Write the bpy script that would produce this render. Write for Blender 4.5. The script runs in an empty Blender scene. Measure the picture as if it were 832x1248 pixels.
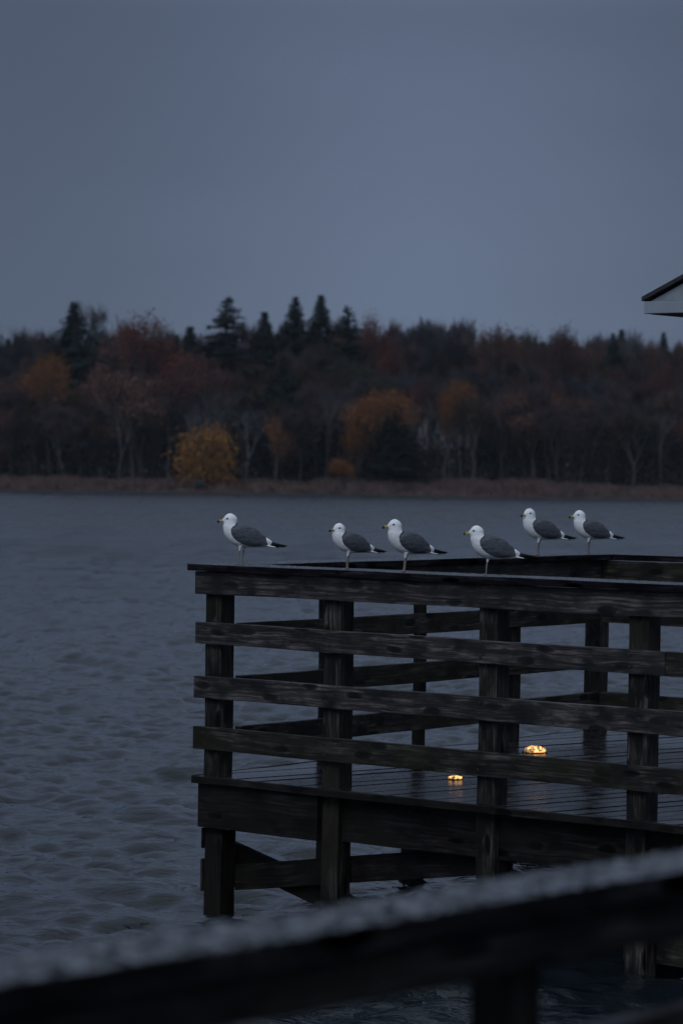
import bpy, bmesh, math, random
import numpy as np
from mathutils import Vector, Matrix, noise
from mathutils.bvhtree import BVHTree

R = math.radians
rnd = random.Random(7)
nrs = np.random.RandomState(11)
scene = bpy.context.scene
C = scene.collection

# ------------------------------------------------------------------ sizes
EYE = 2.62            # camera above the water
DECK = 0.797          # deck top above the water
CAP = 2.03            # top of the railing cap
HAZE = 0.00013
F = 3504.0            # focal length in photo pixels

# ------------------------------------------------------------------ materials
def new_mat(name):
    m = bpy.data.materials.new(name); m.use_nodes = True
    nt = m.node_tree
    return m, nt, nt.nodes, nt.links, nt.nodes['Principled BSDF']

def N(ns, t, **kw):
    n = ns.new(t)
    for k, v in kw.items():
        setattr(n, k, v)
    return n

def ramp(ns, stops, interp='LINEAR'):
    r = ns.new('ShaderNodeValToRGB'); cr = r.color_ramp; cr.interpolation = interp
    while len(cr.elements) < len(stops): cr.elements.new(0.5)
    for e, (p, c) in zip(cr.elements, stops):
        e.position = p
        e.color = (c, c, c, 1) if isinstance(c, (int, float)) else (*c, 1)
    return r

def wood(name, dark, mid, light, moss=None, rough=(0.35, 0.7), drops=0.0, grain=1.0, spec=0.5, bump=0.5, rscale=7.0, rsharp=(0.35, 0.65)):
    """Weathered wet timber; the board's own X axis runs along the grain."""
    m, nt, ns, ln, b = new_mat(name)
    tc = N(ns, 'ShaderNodeTexCoord'); oi = N(ns, 'ShaderNodeObjectInfo')
    off = N(ns, 'ShaderNodeVectorMath', operation='SCALE')
    comb = N(ns, 'ShaderNodeCombineXYZ')
    for i in range(3): ln.new(oi.outputs['Random'], comb.inputs[i])
    ln.new(comb.outputs[0], off.inputs[0]); off.inputs['Scale'].default_value = 37.0
    add = N(ns, 'ShaderNodeVectorMath', operation='ADD')
    ln.new(tc.outputs['Object'], add.inputs[0]); ln.new(off.outputs[0], add.inputs[1])
    # wavy warp so that the grain runs round knots
    wn = N(ns, 'ShaderNodeTexNoise'); wn.inputs['Scale'].default_value = 3.2; wn.inputs['Detail'].default_value = 2
    mp0 = N(ns, 'ShaderNodeMapping'); mp0.inputs['Scale'].default_value = (0.9, 2.5, 2.5)
    ln.new(add.outputs[0], mp0.inputs[0]); ln.new(mp0.outputs[0], wn.inputs['Vector'])
    wsub = N(ns, 'ShaderNodeVectorMath', operation='MULTIPLY_ADD')
    ln.new(wn.outputs['Color'], wsub.inputs[0]); wsub.inputs[1].default_value = (0.0, 0.045, 0.045)
    ln.new(add.outputs[0], wsub.inputs[2])
    mp = N(ns, 'ShaderNodeMapping'); mp.inputs['Scale'].default_value = (1.7, 80 * grain, 80 * grain)
    ln.new(wsub.outputs[0], mp.inputs[0])
    g = N(ns, 'ShaderNodeTexNoise'); g.inputs['Scale'].default_value = 1.0; g.inputs['Detail'].default_value = 6; g.inputs['Roughness'].default_value = 0.65
    ln.new(mp.outputs[0], g.inputs['Vector'])
    # large weathered patches
    p = N(ns, 'ShaderNodeTexNoise'); p.inputs['Scale'].default_value = 1.0; p.inputs['Detail'].default_value = 4; p.inputs['Roughness'].default_value = 0.6
    mp2 = N(ns, 'ShaderNodeMapping'); mp2.inputs['Scale'].default_value = (5.0, 10, 10)
    ln.new(add.outputs[0], mp2.inputs[0]); ln.new(mp2.outputs[0], p.inputs['Vector'])
    pr = ramp(ns, [(0.40, 0.0), (0.62, 1.0)]); ln.new(p.outputs['Fac'], pr.inputs[0])
    gr = ramp(ns, [(0.38, dark), (0.50, mid), (0.62, light)]); ln.new(g.outputs['Fac'], gr.inputs[0])
    mixp = N(ns, 'ShaderNodeMix', data_type='RGBA')
    ln.new(pr.outputs[0], mixp.inputs[0]); mixp.inputs[6].default_value = (*[c * 0.9 for c in dark], 1); ln.new(gr.outputs[0], mixp.inputs[7])
    # knots
    v = N(ns, 'ShaderNodeTexVoronoi', voronoi_dimensions='2D'); v.inputs['Scale'].default_value = 1.0
    ks = N(ns, 'ShaderNodeSeparateXYZ'); ln.new(wsub.outputs[0], ks.inputs[0])
    kx_ = N(ns, 'ShaderNodeMath', operation='MULTIPLY'); ln.new(ks.outputs['X'], kx_.inputs[0]); kx_.inputs[1].default_value = 2.4
    ka_ = N(ns, 'ShaderNodeMath', operation='ADD'); ln.new(ks.outputs['Y'], ka_.inputs[0]); ln.new(ks.outputs['Z'], ka_.inputs[1])
    ky_ = N(ns, 'ShaderNodeMath', operation='MULTIPLY'); ln.new(ka_.outputs[0], ky_.inputs[0]); ky_.inputs[1].default_value = 6.5
    kc_ = N(ns, 'ShaderNodeCombineXYZ'); ln.new(kx_.outputs[0], kc_.inputs[0]); ln.new(ky_.outputs[0], kc_.inputs[1]); ln.new(kc_.outputs[0], v.inputs['Vector'])
    kr = ramp(ns, [(0.07, 0.06), (0.13, 0.35), (0.15, 1.35), (0.24, 1.0)]); ln.new(v.outputs['Distance'], kr.inputs[0])
    mul = N(ns, 'ShaderNodeMix', data_type='RGBA', blend_type='MULTIPLY'); mul.inputs[0].default_value = 1
    ln.new(mixp.outputs[2], mul.inputs[6]); ln.new(kr.outputs[0], mul.inputs[7])
    col = mul.outputs[2]
    if moss:
        mn = N(ns, 'ShaderNodeTexNoise'); mn.inputs['Scale'].default_value = 2.3; mn.inputs['Detail'].default_value = 4
        ln.new(add.outputs[0], mn.inputs['Vector'])
        mr = ramp(ns, [(0.45, 0.0), (0.62, 0.75)]); ln.new(mn.outputs['Fac'], mr.inputs[0])
        mm = N(ns, 'ShaderNodeMix', data_type='RGBA'); ln.new(mr.outputs[0], mm.inputs[0])
        ln.new(col, mm.inputs[6]); mm.inputs[7].default_value = (*moss, 1); col = mm.outputs[2]
    ln.new(col, b.inputs['Base Color'])
    # wetness: patches of low roughness
    rn = N(ns, 'ShaderNodeTexNoise'); rn.inputs['Scale'].default_value = rscale; rn.inputs['Detail'].default_value = 3
    ln.new(add.outputs[0], rn.inputs['Vector'])
    mr2 = N(ns, 'ShaderNodeMapRange'); mr2.inputs[1].default_value = rsharp[0]; mr2.inputs[2].default_value = rsharp[1]
    mr2.inputs[3].default_value = rough[0]; mr2.inputs[4].default_value = rough[1]
    ln.new(rn.outputs['Fac'], mr2.inputs[0]); ln.new(mr2.outputs[0], b.inputs['Roughness'])
    b.inputs['Specular IOR Level'].default_value = spec
    if drops:      # the film of rain lies on the upper face only
        ge = N(ns, 'ShaderNodeNewGeometry'); sz = N(ns, 'ShaderNodeSeparateXYZ'); ln.new(ge.outputs['True Normal'], sz.inputs[0])
        top = N(ns, 'ShaderNodeMath', operation='GREATER_THAN'); ln.new(sz.outputs['Z'], top.inputs[0]); top.inputs[1].default_value = 0.5
    if rscale > 20:      # beaded film of water: glossy patches beside dull ones
        mr3 = N(ns, 'ShaderNodeMapRange'); mr3.inputs[1].default_value = rsharp[0]; mr3.inputs[2].default_value = rsharp[1]
        mr3.inputs[3].default_value = spec; mr3.inputs[4].default_value = spec * 0.08
        ln.new(rn.outputs['Fac'], mr3.inputs[0])
        mt3 = N(ns, 'ShaderNodeMath', operation='MULTIPLY'); ln.new(mr3.outputs[0], mt3.inputs[0]); ln.new(top.outputs[0], mt3.inputs[1]); ln.new(mt3.outputs[0], b.inputs['Specular IOR Level'])
    bp = N(ns, 'ShaderNodeBump'); bp.inputs['Strength'].default_value = bump; bp.inputs['Distance'].default_value = 0.003
    ln.new(g.outputs['Fac'], bp.inputs['Height'])
    last = bp
    if drops:
        dv = N(ns, 'ShaderNodeTexVoronoi', feature='SMOOTH_F1'); dv.inputs['Scale'].default_value = 95
        dv.inputs['Smoothness'].default_value = 0.3
        ln.new(add.outputs[0], dv.inputs['Vector'])
        dr = ramp(ns, [(0.12, 1.0), (0.42, 0.0)], 'EASE'); ln.new(dv.outputs['Distance'], dr.inputs[0])
        b2 = N(ns, 'ShaderNodeBump'); ms = N(ns, 'ShaderNodeMath', operation='MULTIPLY'); ln.new(top.outputs[0], ms.inputs[0]); ms.inputs[1].default_value = drops; ln.new(ms.outputs[0], b2.inputs['Strength']); b2.inputs['Distance'].default_value = 0.004
        ln.new(dr.outputs[0], b2.inputs['Height']); ln.new(bp.outputs[0], b2.inputs['Normal'])
        last = b2
    ln.new(last.outputs[0], b.inputs['Normal'])
    return m

def plain(name, col, rough=0.6, var=0.25, scale=8.0, bump=0.0, spec=0.5, metal=0.0):
    m, nt, ns, ln, b = new_mat(name)
    tc = N(ns, 'ShaderNodeTexCoord'); n = N(ns, 'ShaderNodeTexNoise')
    n.inputs['Scale'].default_value = scale; n.inputs['Detail'].default_value = 5
    ln.new(tc.outputs['Object'], n.inputs['Vector'])
    r = ramp(ns, [(0.3, tuple(c * (1 - var) for c in col)), (0.7, tuple(min(1, c * (1 + var)) for c in col))])
    ln.new(n.outputs['Fac'], r.inputs[0]); ln.new(r.outputs[0], b.inputs['Base Color'])
    b.inputs['Roughness'].default_value = rough; b.inputs['Specular IOR Level'].default_value = spec
    b.inputs['Metallic'].default_value = metal
    if bump:
        bp = N(ns, 'ShaderNodeBump'); bp.inputs['Strength'].default_value = bump; bp.inputs['Distance'].default_value = 0.01
        ln.new(n.outputs['Fac'], bp.inputs['Height']); ln.new(bp.outputs[0], b.inputs['Normal'])
    return m

def foliage(name, col, var=0.45):
    """Leaf colour that wanders from clump to clump."""
    m, nt, ns, ln, b = new_mat(name)
    tc = N(ns, 'ShaderNodeTexCoord'); n = N(ns, 'ShaderNodeTexNoise')
    n.inputs['Scale'].default_value = 0.9; n.inputs['Detail'].default_value = 3; n.inputs['Roughness'].default_value = 0.7
    oi = N(ns, 'ShaderNodeObjectInfo'); add = N(ns, 'ShaderNodeVectorMath', operation='ADD')
    ln.new(tc.outputs['Object'], add.inputs[0]); ln.new(oi.outputs['Location'], add.inputs[1])
    ln.new(add.outputs[0], n.inputs['Vector'])
    r = ramp(ns, [(0.3, tuple(c * (1 - var) for c in col)), (0.5, col), (0.72, tuple(min(1, c * (1 + var)) for c in col))])
    ln.new(n.outputs['Fac'], r.inputs[0])
    hs = N(ns, 'ShaderNodeHueSaturation'); ln.new(r.outputs[0], hs.inputs['Color'])
    mr = N(ns, 'ShaderNodeMapRange'); mr.inputs[3].default_value = 0.75; mr.inputs[4].default_value = 1.25
    ln.new(oi.outputs['Random'], mr.inputs[0]); ln.new(mr.outputs[0], hs.inputs['Value'])
    ln.new(hs.outputs[0], b.inputs['Base Color'])
    b.inputs['Roughness'].default_value = 0.8; b.inputs['Specular IOR Level'].default_value = 0.15
    return m

M = {}
M['board'] = wood('wet_weathered_board', (0.010, 0.008, 0.008), (0.041, 0.034, 0.033), (0.138, 0.120, 0.118), None, (0.30, 0.65), 0.0, 1.0, 0.45, 0.8)
M['mossboard'] = wood('mossy_board', (0.009, 0.008, 0.007), (0.032, 0.028, 0.024), (0.10, 0.090, 0.082), (0.018, 0.018, 0.010), (0.45, 0.8), 0.0, 1.0, 0.2, 0.8)
M['post'] = wood('wet_post_timber', (0.009, 0.008, 0.007), (0.030, 0.026, 0.023), (0.100, 0.088, 0.080), (0.017, 0.016, 0.009), (0.35, 0.7), 0.0, 0.8, 0.2, 0.9)
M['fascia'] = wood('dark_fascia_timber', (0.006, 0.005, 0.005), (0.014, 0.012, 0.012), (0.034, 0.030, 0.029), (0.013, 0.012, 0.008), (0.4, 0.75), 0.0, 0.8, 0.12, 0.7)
M['cap'] = wood('rain_wet_cap_board', (0.007, 0.006, 0.008), (0.014, 0.013, 0.016), (0.035, 0.032, 0.037), None, (0.16, 0.42), 0.6, 0.8, 0.9, 0.35, 30.0)
M['deck'] = wood('rain_wet_deck_board', (0.012, 0.010, 0.011), (0.026, 0.022, 0.024), (0.05, 0.044, 0.047), None, (0.08, 0.30), 0.06, 0.7, 0.9, 0.5)
M['nail'] = plain('rusty_nail', (0.02, 0.012, 0.01), 0.6)

# water
def water_mat():
    m, nt, ns, ln, b = new_mat('lake_water')
    b.inputs['Base Color'].default_value = (0.007, 0.011, 0.015, 1)
    b.inputs['IOR'].default_value = 1.36
    tc = N(ns, 'ShaderNodeTexCoord')
    # waves too small to model ruffle the open lake: rougher away from the pier
    sp = N(ns, 'ShaderNodeSeparateXYZ'); ln.new(tc.outputs['Object'], sp.inputs[0])
    rr = N(ns, 'ShaderNodeMapRange'); rr.inputs[1].default_value = 38; rr.inputs[2].default_value = 140; rr.inputs[3].default_value = 0.04; rr.inputs[4].default_value = 0.34
    ln.new(sp.outputs['Y'], rr.inputs[0])
    wm = N(ns, 'ShaderNodeMapping'); wm.inputs['Scale'].default_value = (0.9, 0.11, 1); ln.new(tc.outputs['Object'], wm.inputs[0])
    wn = N(ns, 'ShaderNodeTexNoise'); wn.inputs['Scale'].default_value = 1.0; wn.inputs['Detail'].default_value = 4; wn.inputs['Roughness'].default_value = 0.65; ln.new(wm.outputs[0], wn.inputs['Vector'])
    wr = N(ns, 'ShaderNodeMapRange'); wr.inputs[1].default_value = 0.35; wr.inputs[2].default_value = 0.65; wr.inputs[3].default_value = 0.72; wr.inputs[4].default_value = 1.28; ln.new(wn.outputs['Fac'], wr.inputs[0])
    wx = N(ns, 'ShaderNodeMath', operation='MULTIPLY'); ln.new(rr.outputs[0], wx.inputs[0]); ln.new(wr.outputs[0], wx.inputs[1]); ln.new(wx.outputs[0], b.inputs['Roughness'])
    mp = N(ns, 'ShaderNodeMapping'); mp.inputs['Rotation'].default_value = (0, 0, R(12)); mp.inputs['Scale'].default_value = (0.75, 1.5, 1)
    ln.new(tc.outputs['Object'], mp.inputs[0])
    prev = None
    for sc, st, dist, det in ((4.5, 0.7, 0.040, 4), (13.0, 0.6, 0.010, 3)):
        n = N(ns, 'ShaderNodeTexNoise'); n.inputs['Scale'].default_value = sc; n.inputs['Detail'].default_value = det
        n.inputs['Roughness'].default_value = 0.6; n.inputs['Distortion'].default_value = 0.4
        ln.new(mp.outputs[0], n.inputs['Vector'])
        bp = N(ns, 'ShaderNodeBump'); bp.inputs['Strength'].default_value = st; bp.inputs['Distance'].default_value = dist
        ln.new(n.outputs['Fac'], bp.inputs['Height'])
        if prev: ln.new(prev.outputs[0], bp.inputs['Normal'])
        prev = bp
    ln.new(prev.outputs[0], b.inputs['Normal'])
    return m
M['water'] = water_mat()

# ------------------------------------------------------------------ object helpers
def tag(o, label=None, cat=None, group=None, kind=None):
    if label: o['label'] = label
    if cat: o['category'] = cat
    if group: o['group'] = group
    if kind: o['kind'] = kind
    return o

def empty(name, loc=(0, 0, 0), rz=0.0):
    o = bpy.data.objects.new(name, None); C.objects.link(o)
    o.location = loc; o.rotation_euler = (0, 0, rz); o.empty_display_size = 0.2
    return o

def link_mesh(name, me, parent=None, mat=None, smooth=False):
    o = bpy.data.objects.new(name, me); C.objects.link(o)
    if parent: o.parent = parent
    if mat:
        me.materials.clear(); me.materials.append(mat)
    if smooth:
        for p in me.polygons: p.use_smooth = True
    return o

def obj(name, bm, mat=None, parent=None, smooth=False):
    me = bpy.data.meshes.new(name); bm.to_mesh(me); bm.free()
    return link_mesh(name, me, parent, mat, smooth)

def pyd(name, verts, faces, mat=None, parent=None, smooth=False):
    me = bpy.data.meshes.new(name)
    me.from_pydata([tuple(v) for v in verts], [], faces); me.update()
    return link_mesh(name, me, parent, mat, smooth)

def timber(name, p0, p1, wid, hgt, mat, parent, up=(0, 0, 1), bevel=0.004, wob=0.0015):
    """A sawn timber whose centre line runs p0 -> p1. wid across, hgt along 'up'. Its own X axis is the grain."""
    p0 = Vector(p0); p1 = Vector(p1); L = (p1 - p0).length
    bm = bmesh.new(); bmesh.ops.create_cube(bm, size=1)
    for v in bm.verts: v.co = Vector((v.co.x * L, v.co.y * wid, v.co.z * hgt))
    if bevel:
        bmesh.ops.bevel(bm, geom=bm.edges[:], offset=bevel, segments=2, affect='EDGES', profile=0.6)
    cuts = int(min(30, L / 0.12))
    if cuts > 1 and wob:
        for k in range(1, cuts):
            x = -L / 2 + L * k / cuts
            bmesh.ops.bisect_plane(bm, geom=bm.verts[:] + bm.edges[:] + bm.faces[:], plane_co=(x, 0, 0), plane_no=(1, 0, 0))
        ph = rnd.random() * 9
        for v in bm.verts:
            v.co.y += wob * math.sin(v.co.x * 7 + ph) + rnd.uniform(-wob, wob) * 0.4
            v.co.z += wob * math.sin(v.co.x * 5.1 + ph * 2) + rnd.uniform(-wob, wob) * 0.4
    o = obj(name, bm, mat, parent)
    X = (p1 - p0).normalized(); U = Vector(up)
    Y = U.cross(X).normalized(); Z = X.cross(Y).normalized()
    mt = Matrix((X, Y, Z)).transposed().to_4x4(); mt.translation = (p0 + p1) / 2
    o.matrix_local = mt
    return o

# ------------------------------------------------------------------ camera
cam_d = bpy.data.cameras.new('camera'); cam = bpy.data.objects.new('camera', cam_d); C.objects.link(cam)
scene.camera = cam
cam_d.sensor_fit = 'HORIZONTAL'; cam_d.sensor_width = 36.0; cam_d.lens = F / 832 * 36
cam_d.clip_start = 0.1; cam_d.clip_end = 9000
ROLL = 0.014; PITCH = math.atan(58 / F)
cm = Matrix.Translation((0, 0, EYE)) @ Matrix.Rotation(R(90) - PITCH, 4, 'X') @ Matrix.Rotation(ROLL, 4, 'Z')
cam.matrix_world = cm
cam_d.dof.use_dof = True; cam_d.dof.focus_distance = 16.6; cam_d.dof.aperture_fstop = 6.0

def ray(px, py):
    return (cm.to_3x3() @ Vector(((px - 416) / F, -(py - 624) / F, -1))).normalized()
def on_z(px, py, z):
    d = ray(px, py); k = (z - EYE) / d.z
    return Vector((0, 0, EYE)) + d * k
def on_y(px, py, y):
    d = ray(px, py); k = y / d.y
    return Vector((0, 0, EYE)) + d * k

# ------------------------------------------------------------------ the pier (local x: along the near side, local y: along the left side)
A = Vector((-0.8926, 16.72, 0)); ANG = -math.atan2(0.621, 0.784)
pier = empty('wooden_pier', A, ANG)
tag(pier, 'dark wet wooden fishing pier with board railing on which the gulls stand', 'pier')
pm = Matrix.Translation(A) @ Matrix.Rotation(ANG, 4, 'Z'); pmi = pm.inverted()
def loc_x(px, y):   # local x on the line 'local y = y' that shows at photo column px
    r = (px - 416) / F; c, s = math.cos(ANG), math.sin(ANG)
    # world X = A.x + c*x - s*y ; world Y = A.y + s*x + c*y
    return (r * (A.y + c * y) - A.x + s * y) / (c - r * s)
def loc_y(px, x):
    r = (px - 416) / F; c, s = math.cos(ANG), math.sin(ANG)
    return (r * (A.y + s * x) - A.x - c * x) / (-s - r * c)

XMAX = 6.6; YB = 4.38
LEV = ((CAP - 0.04 - 0.134, CAP - 0.042), (CAP - 0.470, CAP - 0.344), (CAP - 0.780, CAP - 0.6515), (CAP - 1.079, CAP - 0.9475))

def board(x0, y0, x1, y1, z0, z1, th, mat, name='rail_board', tilt=0.0):
    zc = (z0 + z1) / 2
    return timber(name, (x0, y0, zc + tilt), (x1, y1, zc - tilt), th, z1 - z0, mat, pier)

# cap boards (near, left, far)
timber('cap_board', (0.0, 0.145, CAP - 0.02), (XMAX, 0.145, CAP - 0.02), 0.29, 0.04, M['cap'], pier)
timber('cap_board', (0.145, 0.293, CAP - 0.0205), (0.145, YB - 0.293, CAP - 0.0205), 0.29, 0.04, M['cap'], pier)
timber('cap_board', (0.0, YB - 0.145, CAP - 0.02), (XMAX, YB - 0.145, CAP - 0.02), 0.29, 0.04, M['cap'], pier)
# near side boards, outside the posts
front_posts = [0.077, 0.963, 2.036, 2.989, 3.95, 4.95, 5.95]
for i, (z0, z1) in enumerate(LEV):
    sx = (0.025, 0.033, 0.025, 0.025)[i]
    mat = M['board'] if i < 3 else M['mossboard']
    if i == 1:
        xj = 3.235
        board(sx, 0.06, xj, 0.06, z0, z1, 0.038, mat, tilt=0.006)
        board(xj + 0.004, 0.06, XMAX, 0.06, z0 - 0.004, z1 - 0.004, 0.038, M['mossboard'])
    else:
        board(sx, 0.06, XMAX, 0.06, z0, z1, 0.038, mat)
# left side boards, on the inner face of the posts
for i, (z0, z1) in enumerate(LEV):
    board(0.221, 0.26 if i == 0 else 0.21, 0.221, YB - 0.365, z0, z1, 0.038, M['mossboard'] if i else M['board'])
# far side boards
for i, (z0, z1) in enumerate(LEV):
    board(0.245, YB - 0.341, XMAX, YB - 0.341, z0, z1, 0.038, M['mossboard'])
# posts
def post(x, y, w, z0, z1, name='post', mat=None):
    return timber(name, (x + w / 2, y + w / 2, z0), (x + w / 2, y + w / 2, z1), w, w, mat or M['post'], pier, up=(0, 1, 0), bevel=0.005, wob=0.002)
post(0.077, 0.08, 0.12, DECK - 0.06, CAP - 0.042)
for x in front_posts[1:]:
    post(x, 0.08, 0.12, -1.4, CAP - 0.042)
post(0.08, 1.127, 0.12, -1.2, CAP - 0.042)
post(0.11, 2.05, 0.062, DECK - 0.02, CAP - 0.042)
post(0.08, 3.0, 0.12, -1.2, CAP - 0.042)
YBP = YB - 0.32
post(0.08, YBP, 0.12, -1.2, CAP - 0.042)
for x in (1.15, 2.2, 3.25, 4.3, 5.35, 6.4):
    post(x, YBP, 0.12, -1.2, CAP - 0.042)
# piles that only show below the deck
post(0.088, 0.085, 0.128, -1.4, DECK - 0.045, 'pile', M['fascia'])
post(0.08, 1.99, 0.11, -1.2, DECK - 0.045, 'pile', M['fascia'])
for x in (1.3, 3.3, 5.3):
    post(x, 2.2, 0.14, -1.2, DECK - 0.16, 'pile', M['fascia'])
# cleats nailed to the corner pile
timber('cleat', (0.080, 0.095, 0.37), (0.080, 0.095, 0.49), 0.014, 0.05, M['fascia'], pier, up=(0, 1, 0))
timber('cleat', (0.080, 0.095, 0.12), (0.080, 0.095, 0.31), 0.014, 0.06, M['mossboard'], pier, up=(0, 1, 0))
# fascia
FB = DECK - 0.30; FT = DECK - 0.036
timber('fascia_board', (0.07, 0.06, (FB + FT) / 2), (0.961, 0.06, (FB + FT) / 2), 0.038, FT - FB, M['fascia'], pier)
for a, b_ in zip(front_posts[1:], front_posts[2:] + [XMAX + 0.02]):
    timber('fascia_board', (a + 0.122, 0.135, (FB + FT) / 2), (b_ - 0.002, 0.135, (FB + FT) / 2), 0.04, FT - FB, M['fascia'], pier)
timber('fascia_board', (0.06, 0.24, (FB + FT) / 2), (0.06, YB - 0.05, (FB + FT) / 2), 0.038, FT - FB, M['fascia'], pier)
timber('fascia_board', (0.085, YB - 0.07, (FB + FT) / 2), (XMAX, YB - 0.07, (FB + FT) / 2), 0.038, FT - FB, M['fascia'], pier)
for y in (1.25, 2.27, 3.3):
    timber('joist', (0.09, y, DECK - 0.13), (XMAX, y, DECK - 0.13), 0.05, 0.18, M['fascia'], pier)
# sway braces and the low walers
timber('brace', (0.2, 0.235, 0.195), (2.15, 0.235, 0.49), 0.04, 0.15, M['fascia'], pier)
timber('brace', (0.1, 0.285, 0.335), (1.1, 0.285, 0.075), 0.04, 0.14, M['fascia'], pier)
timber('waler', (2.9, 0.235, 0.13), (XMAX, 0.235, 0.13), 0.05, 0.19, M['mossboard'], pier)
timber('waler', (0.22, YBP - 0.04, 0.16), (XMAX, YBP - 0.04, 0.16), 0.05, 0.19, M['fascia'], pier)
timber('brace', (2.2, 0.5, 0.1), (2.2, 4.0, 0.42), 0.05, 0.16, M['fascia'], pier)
# deck boards laid on a skew, cut to the pier's outline
dang = R(90 - 13.6) # direction of the boards in local coordinates
ux, uy = math.cos(dang), math.sin(dang); nx, ny = uy, -ux
bw = 0.142; gap = 0.009
cmin = min(x * nx + y * ny for x in (0.03, XMAX) for y in (0.03, YB)); cmax = max(x * nx + y * ny for x in (0.03, XMAX) for y in (0.03, YB))
k = 0; c = cmin
while c < cmax:
    bm = bmesh.new(); bmesh.ops.create_cube(bm, size=1)
    for v in bm.verts:
        v.co = Vector((v.co.x * 12, v.co.y * bw, v.co.z * 0.034))
    edges = [e for e in bm.edges if abs(e.verts[0].co.x - e.verts[1].co.x) > 1 and e.verts[0].co.z > 0]
    bmesh.ops.bevel(bm, geom=edges, offset=0.006, segments=2, affect='EDGES')
    cc = c + bw / 2
    th = math.atan2(uy, ux)
    mt = Matrix.Translation((cc * nx, cc * ny, DECK - 0.017 + rnd.uniform(-0.0025, 0.0025))) @ Matrix.Rotation(th, 4, 'Z') @ Matrix.Rotation(rnd.uniform(-0.012, 0.012), 4, 'X')
    inv = mt.inverted(); r3 = inv.to_3x3()
    for (co, no) in (((0.05, 0, 0), (-1, 0, 0)), ((XMAX, 0, 0), (1, 0, 0)), ((0, 0.032, 0), (0, -1, 0)), ((0, YB - 0.04, 0), (0, 1, 0))):
        res = bmesh.ops.bisect_plane(bm, geom=bm.verts[:] + bm.edges[:] + bm.faces[:], plane_co=inv @ Vector(co), plane_no=r3 @ Vector(no), clear_outer=True)
        ed = [g_ for g_ in res['geom_cut'] if isinstance(g_, bmesh.types.BMEdge)]
        if ed: bmesh.ops.contextual_create(bm, geom=ed)
    if len(bm.verts) > 3:
        o = obj('deck_board', bm, M['deck'], pier); o.matrix_local = mt
    else: bm.free()
    c += bw + gap
timber('edge_board', (0.045, 0.018, DECK - 0.02), (XMAX, 0.018, DECK - 0.02), 0.022, 0.042, M['fascia'], pier)
timber('edge_board', (0.036, 0.03, DECK - 0.02), (0.036, YB - 0.05, DECK - 0.02), 0.02, 0.042, M['fascia'], pier)
# nail heads on the near rail boards
def nails():
    bm = bmesh.new()
    for x in front_posts[:4]:
        for (z0, z1) in LEV:
            for (dx, dz) in ((0.035, 0.032), (0.03, 0.095)):
                if x > 2.9 and rnd.random() < 0.3: continue
                mt = Matrix.Translation((x + dx + rnd.uniform(-.01, .01), 0.0395, z0 + dz)) @ Matrix.Rotation(R(90), 4, 'X')
                bmesh.ops.create_cone(bm, segments=10, radius1=0.009, radius2=0.007, depth=0.004, cap_ends=True, matrix=mt)
    return bm
tag(obj('nail_heads', nails(), M['nail'], pier), kind='stuff')

# ------------------------------------------------------------------ glowing shells added in place of amber reflections on the wet deck
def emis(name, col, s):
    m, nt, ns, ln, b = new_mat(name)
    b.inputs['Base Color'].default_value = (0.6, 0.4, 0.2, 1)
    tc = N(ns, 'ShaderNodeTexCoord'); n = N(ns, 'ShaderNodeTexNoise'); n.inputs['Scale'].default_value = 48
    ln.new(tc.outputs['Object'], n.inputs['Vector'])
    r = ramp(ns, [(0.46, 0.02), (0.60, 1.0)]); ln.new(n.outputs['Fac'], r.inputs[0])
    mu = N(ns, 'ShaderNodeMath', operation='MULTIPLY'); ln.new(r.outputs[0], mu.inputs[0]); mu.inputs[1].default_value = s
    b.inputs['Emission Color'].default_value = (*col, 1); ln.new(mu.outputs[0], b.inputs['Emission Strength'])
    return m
M['amber'] = emis('amber_glint_glow', (1.0, 0.45, 0.12), 1.9)  # own glow imitates warm light reflected in the wet boards
M['added_glint_rim'] = plain('glint_rim_metal', (0.05, 0.04, 0.03), 0.4, metal=0.6)  # rim of the added glint shells, no real fixture
def added_deck_glint(px, py, w, h, label):
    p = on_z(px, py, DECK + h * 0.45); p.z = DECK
    t = empty('added_deck_glint', p); tag(t, label, 'deck light', 'amber glints added on the wet deck')  # 'deck light' here is an added glowing shell in place of a reflection
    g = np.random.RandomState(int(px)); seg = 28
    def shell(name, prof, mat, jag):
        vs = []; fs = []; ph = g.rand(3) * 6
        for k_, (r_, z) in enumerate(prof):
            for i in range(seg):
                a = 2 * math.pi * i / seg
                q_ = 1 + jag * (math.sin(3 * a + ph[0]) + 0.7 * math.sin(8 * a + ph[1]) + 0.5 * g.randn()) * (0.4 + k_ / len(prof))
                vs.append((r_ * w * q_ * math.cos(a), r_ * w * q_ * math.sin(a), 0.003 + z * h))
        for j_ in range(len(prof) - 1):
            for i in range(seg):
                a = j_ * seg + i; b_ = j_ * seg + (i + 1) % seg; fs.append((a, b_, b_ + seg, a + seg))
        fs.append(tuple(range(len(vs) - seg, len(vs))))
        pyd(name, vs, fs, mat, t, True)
    shell('lens', [(0.50, 0.0), (0.50, 0.35), (0.43, 0.70), (0.24, 1.0)], M['amber'], 0.12)  # glowing shell shaped like a broken reflection, not a lamp
    shell('glint_rim', [(0.62, -0.05), (0.60, 0.05)], M['added_glint_rim'], 0.03)
added_deck_glint(651, 914, 0.135, 0.036, 'brightest amber reflection glint, made as a glowing shell on the wet deck, between the two right-hand near posts')
added_deck_glint(554, 948, 0.080, 0.018, 'smaller amber reflection glint, made as a glowing shell on the wet deck just under the lowest near rail board')

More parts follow.
